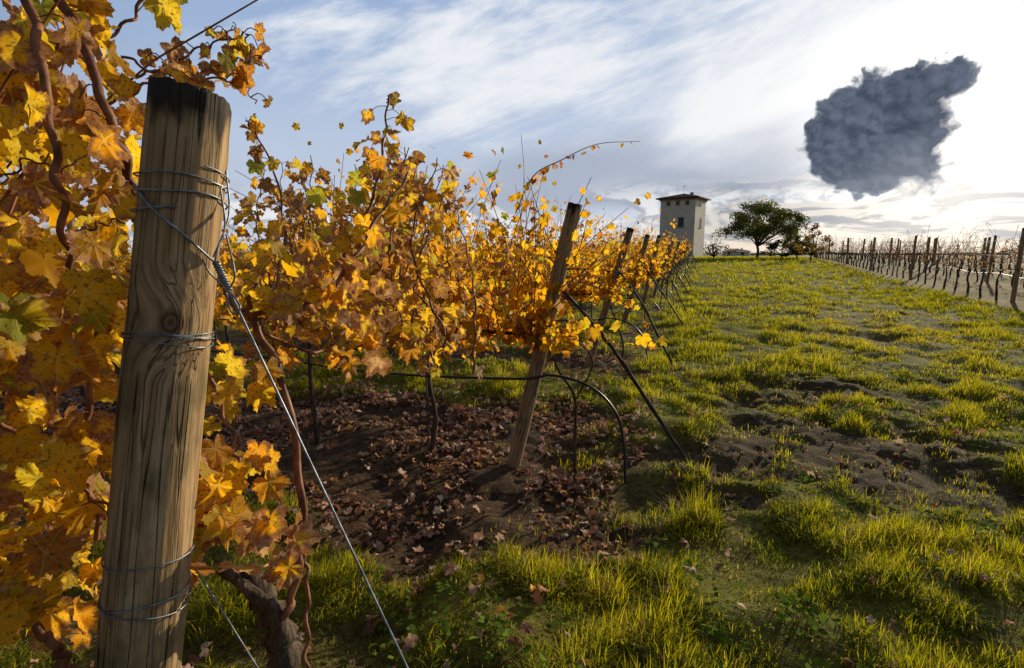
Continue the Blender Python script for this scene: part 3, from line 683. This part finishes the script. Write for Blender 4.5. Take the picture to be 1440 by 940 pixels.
def tower(name,loc,rot,w,h,rh,ov,wins,antenna=True):
    e=empty(name,tuple(loc)); e.rotation_euler=(0,0,rot)
    A=Acc(); box(A,0,0,h/2,w,w,h); A.obj('walls',M_stucco,e,False)
    A=Acc(); box(A,0,0,h-.1,w+.3,w+.3,.22); A.obj('cornice',M_trim,e,False)
    A=Acc(); s=w/2+ov; z=h+.06
    A.add([[-s,-s,z],[s,-s,z],[s,s,z],[-s,s,z],[-s,-s,z+.16],[s,-s,z+.16],[s,s,z+.16],[-s,s,z+.16],[0,0,z+rh]],[[3,2,1,0],[0,1,5,4],[1,2,6,5],[2,3,7,6],[3,0,4,7],[4,5,8],[5,6,8],[6,7,8],[7,4,8]]); A.obj('roof',M_tile,e,False)
    A=Acc();B=Acc()
    for side_,px,pz,ww,wh in wins:
        if side_=='f': box(A,px,-w/2-.005,pz,ww,.06,wh); box(B,px,-w/2-.03,pz-wh/2-.08,ww+.3,.14,.12); box(B,px,-w/2-.03,pz+wh/2+.08,ww+.2,.10,.1)
        else: box(A,w/2+.005,px,pz,.06,ww,wh); box(B,w/2+.03,px,pz-wh/2-.08,.14,ww+.3,.12)
    A.obj('windows',M_glass,e,False); B.obj('window_surrounds',M_trim,e,False)
    A=Acc(); box(A,w*.2,w*.1,h+rh*.75+.1,.45,.45,.7)
    A.obj('chimney',M_trim,e,False)
    if antenna:
        A=Acc(); tube(A,[[0,0,h+rh*.8],[0,0,h+rh+1.3]],.03,5); tube(A,[[-.4,0,h+rh+1.1],[.4,0,h+rh+1.1]],.02,4); A.obj('antenna',M_wire,e)
tw=at(957,80); ht=P(957,285,81)[2]-tw[2]
tower('stucco_tower_house',tw,math.radians(-36),5.2,ht,.95,.6,[('f',-1.4,ht-.6,.5,.42),('f',0,ht-.6,.5,.42),('f',1.4,ht-.6,.5,.42),('f',.6,ht-3.4,.8,1.3),('f',-1.4,2.,.9,1.5),('s',0,ht-.6,.5,.42),('s',0.4,ht-3.4,.8,1.3)])
hs=at(1035,170); hs[2]=.1
tower('distant_farmhouse',hs,math.radians(-25),8,1.6,1.0,.4,[('f',-2,1.0,.9,.8),('f',2,1.0,.9,.8)],False)
# ---------------------------------------------------------------- sun and sky
SAZ=math.radians(42); SEL=math.radians(13.5)
sd=np.array([math.sin(SAZ)*math.cos(SEL),math.cos(SAZ)*math.cos(SEL),math.sin(SEL)])
sl=bpy.data.lights.new('sun','SUN'); sl.energy=5; sl.angle=math.radians(.6); sl.color=(1,.86,.60)
so=bpy.data.objects.new('sun',sl); sc.collection.objects.link(so); so.rotation_mode='QUATERNION'; so.rotation_quaternion=Vector(sd).to_track_quat('Z','Y')
w=bpy.data.worlds.new('World'); sc.world=w; w.use_nodes=True; w.node_tree.nodes.clear(); g=NG(w.node_tree)
sky=g.n.new('ShaderNodeTexSky'); sky.sky_type='NISHITA'; sky.sun_disc=False; sky.sun_elevation=SEL; sky.sun_rotation=SAZ; sky.air_density=1.; sky.dust_density=1.5
D=g.vm('NORMALIZE',g.coord('Generated')); dx,dy,dz=g.sep(D)
az=g.m('ARCTAN2',dx,dy); el=g.m('ARCSINE',dz)
def dirpx(u,v): return unit(P(u,v,1.)-np.array([0,0,CH]))
def azel(u,v):
    d=dirpx(u,v); return math.atan2(d[0],d[1]),math.asin(d[2])
K=10.
def kc(*c): return tuple(K*q for q in c)
S_glow=dirpx(1345,205)
cs0=g.vm('DOT_PRODUCT',D,tuple(S_glow),out=1); cs=g.m('MAXIMUM',cs0,0.)
glow1=g.m('POWER',cs,90.); glow2=g.m('POWER',cs,16.); glow3=g.m('POWER',cs,4.)
base=g.mix(.88,sky.outputs[0],kc(.34,.47,.71))
base=g.mix(g.ss(el,.05,.42,.85,0),base,kc(.60,.67,.79))
v1=g.comb(g.m('MULTIPLY',az,1.5),g.m('MULTIPLY',g.m('SUBTRACT',el,g.m('MULTIPLY',az,.33)),5.),.0)
st=g.noise(v1,1.5,5,.62,.35,dim='2D'); big=g.noise(g.comb(az,g.m('MULTIPLY',el,2.2),0.),2.3,3,.5,.3,dim='2D')
fine=g.noise(g.comb(g.m('MULTIPLY',az,3.),g.m('MULTIPLY',g.m('SUBTRACT',el,g.m('MULTIPLY',az,.2)),10.),0.),2.2,5,.62,.1,dim='2D')
a0,e0=azel(880,95)
env=g.m('SUBTRACT',1.,g.m('SQRT',g.m('ADD',g.m('POWER',g.m('DIVIDE',g.m('SUBTRACT',az,a0),.52),2.),g.m('POWER',g.m('DIVIDE',g.m('SUBTRACT',el,e0),.17),2.))))
m1=g.ss(g.m('ADD',g.m('ADD',g.m('ADD',g.m('MULTIPLY',st,1.4),g.m('MULTIPLY',fine,.7)),g.m('MULTIPLY',env,.42)),g.m('MULTIPLY',glow2,.3)),.92,1.5)
col=g.mix(g.m('MULTIPLY',m1,.92),base,kc(.88,.90,.93))
col=g.mix(g.m('MULTIPLY',glow2,g.ss(fine,.2,.6,.65,.9)),col,kc(1.0,.99,.97))
bn=g.m('ADD',el,g.m('MULTIPLY',g.m('SUBTRACT',big,.5),.16))
band=g.m('MULTIPLY',g.ss(bn,.04,.11),g.ss(bn,.14,.22,1,0))
band=g.m('MULTIPLY',band,g.ss(g.m('ADD',az,g.m('MULTIPLY',st,.3)),.58,.85,1,0))
band=g.m('MULTIPLY',band,g.ss(az,-.35,.0,.25,1))
col=g.mix(g.m('MULTIPLY',band,.8),col,kc(.37,.42,.53))
# small cumulus near the horizon
v2=g.comb(g.m('MULTIPLY',az,7.),g.m('MULTIPLY',el,15.),0.)
cu=g.noise(v2,1.1,5,.6,.4,dim='2D'); cu2=g.noise(g.vm('ADD',v2,(.10,.16,0)),1.1,5,.6,.4,dim='2D')
cm=g.m('MULTIPLY',g.ss(cu,.46,.56),g.m('MULTIPLY',g.ss(el,.0,.03),g.ss(g.m('ADD',el,g.m('MULTIPLY',big,.1)),.13,.19,1,0)))
lit=g.ss(g.m('SUBTRACT',cu,cu2),-.06,.08)
col=g.mix(g.m('MULTIPLY',cm,.8),col,g.mix(lit,kc(.38,.42,.50),kc(.88,.88,.87)))
# warm horizon
hzn=g.m('MULTIPLY',g.ss(el,.0,.085,1,0),g.ss(glow3,.2,.9))
col=g.mix(g.m('MULTIPLY',hzn,.75),col,kc(1.0,.80,.56))
# low grey stratocumulus towards the sun
v3=g.comb(g.m('MULTIPLY',az,5.),g.m('MULTIPLY',el,22.),0.)
ls=g.noise(v3,1.25,5,.6,.5,dim='2D'); ls2=g.noise(g.vm('ADD',v3,(.05,.15,0)),1.25,5,.6,.5,dim='2D')
lm=g.m('MULTIPLY',g.m('MULTIPLY',g.ss(ls,.38,.50),g.ss(az,.28,.42)),g.m('MULTIPLY',g.ss(el,.008,.025),g.ss(g.m('ADD',el,g.m('MULTIPLY',big,.08)),.13,.19,1,0)))
col=g.mix(g.m('MULTIPLY',lm,.92),col,g.mix(g.ss(g.m('SUBTRACT',ls,ls2),-.05,.07),kc(.25,.28,.34),kc(.72,.67,.61)))
col=g.vm('ADD',col,g.vm('SCALE',kc(.8,.73,.60),scale=glow1))
# big dark cumulus
C=dirpx(1245,190); Rr=unit(np.cross(C,[0,0,1.])); Uu=np.cross(Rr,C)
dc=g.m('MAXIMUM',g.vm('DOT_PRODUCT',D,tuple(C),out=1),.05)
p=g.m('DIVIDE',g.vm('DOT_PRODUCT',D,tuple(Rr),out=1),dc); q=g.m('DIVIDE',g.vm('DOT_PRODUCT',D,tuple(Uu),out=1),dc)
pq=g.comb(p,q,0.)
def warp(v,sc1,a1,det=2):
    n_=g.noise(pq,sc1,det,.55,0,1,dim='2D'); return g.vm('MULTIPLY',g.vm('ADD',v,g.vm('SCALE',g.vm('SUBTRACT',n_,(.5,.5,.5)),scale=a1)),(1,1,0))
pw=warp(pq,18,.022,3); pw2=warp(pw,70,.008,4)
def height(vec):
    a=g.vor(vec,20,.6); b=g.vor(vec,52,.6); c=g.noise(vec,90,4,.65,dim='2D')
    return g.m('ADD',g.m('ADD',g.m('MULTIPLY',a,-.022),g.m('MULTIPLY',b,-.011)),g.m('MULTIPLY',c,.012))
def field_(vec):
    f=None
    for (u,v,r) in [(1180,205,46),(1205,160,42),(1245,148,46),(1285,132,40),(1320,112,30),(1346,100,22),(1368,93,13),(1270,195,52),(1294,232,34),(1235,235,40),(1195,240,30),(1160,188,26),(1290,165,36),(1225,190,46)]:
        d=dirpx(u,v); c=(float(d@Rr/(d@C)),float(d@Uu/(d@C)),0.)
        q_=g.m('SUBTRACT',r*.80/F,g.vm('LENGTH',g.vm('SUBTRACT',vec,c),out=1)); f=q_ if f is None else g.m('SMOOTH_MAX',f,q_,.010)
    return f
f=field_(pw2); h1=height(pw2); h2=height(g.vm('ADD',pw2,(.004,.006,0)))
fe=g.m('ADD',f,g.m('ADD',g.m('MULTIPLY',h1,1.2),.010))
front=g.ss(g.vm('DOT_PRODUCT',D,tuple(C),out=1),.5,.6)
mask=g.m('MULTIPLY',g.ss(fe,-.003,.006),front)
puff=g.ss(g.m('SUBTRACT',h1,h2),-.005,.006)
soft=g.noise(pq,9,3,.5,dim='2D'); soft2=g.noise(pw,26,4,.6,dim='2D')
lowf=g.ss(g.m('ADD',g.m('SUBTRACT',q,g.m('MULTIPLY',p,.30)),g.m('MULTIPLY',g.m('SUBTRACT',soft,.5),.10)),-.095,.0,1,0)
dark=g.mix(g.m('ADD',g.m('MULTIPLY',puff,.6),g.m('MULTIPLY',g.ss(soft2,.35,.65),.4)),kc(.055,.073,.108),kc(.135,.165,.225)); lighter=g.mix(g.m('MULTIPLY',puff,.4),kc(.22,.25,.31),kc(.36,.39,.44))
cc=g.mix(g.m('MULTIPLY',lowf,.95),dark,lighter)
rim=g.m('MULTIPLY',g.ss(fe,.0,.010,1,0),.5); cc=g.mix(rim,cc,kc(.42,.46,.53))
rim2=g.m('MULTIPLY',g.ss(fe,.0,.016,1,0),g.ss(glow1,.5,.98)); cc=g.mix(rim2,cc,kc(.95,.93,.9))
col=g.mix(mask,col,cc)
# the half of the sky away from the sun, and the zenith, are much darker
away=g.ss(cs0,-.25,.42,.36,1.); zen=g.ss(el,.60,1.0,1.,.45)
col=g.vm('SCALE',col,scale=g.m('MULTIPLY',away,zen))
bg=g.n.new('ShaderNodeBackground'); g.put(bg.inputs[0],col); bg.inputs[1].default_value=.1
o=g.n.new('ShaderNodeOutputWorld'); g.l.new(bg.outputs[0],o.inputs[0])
print('blades verts',nv)
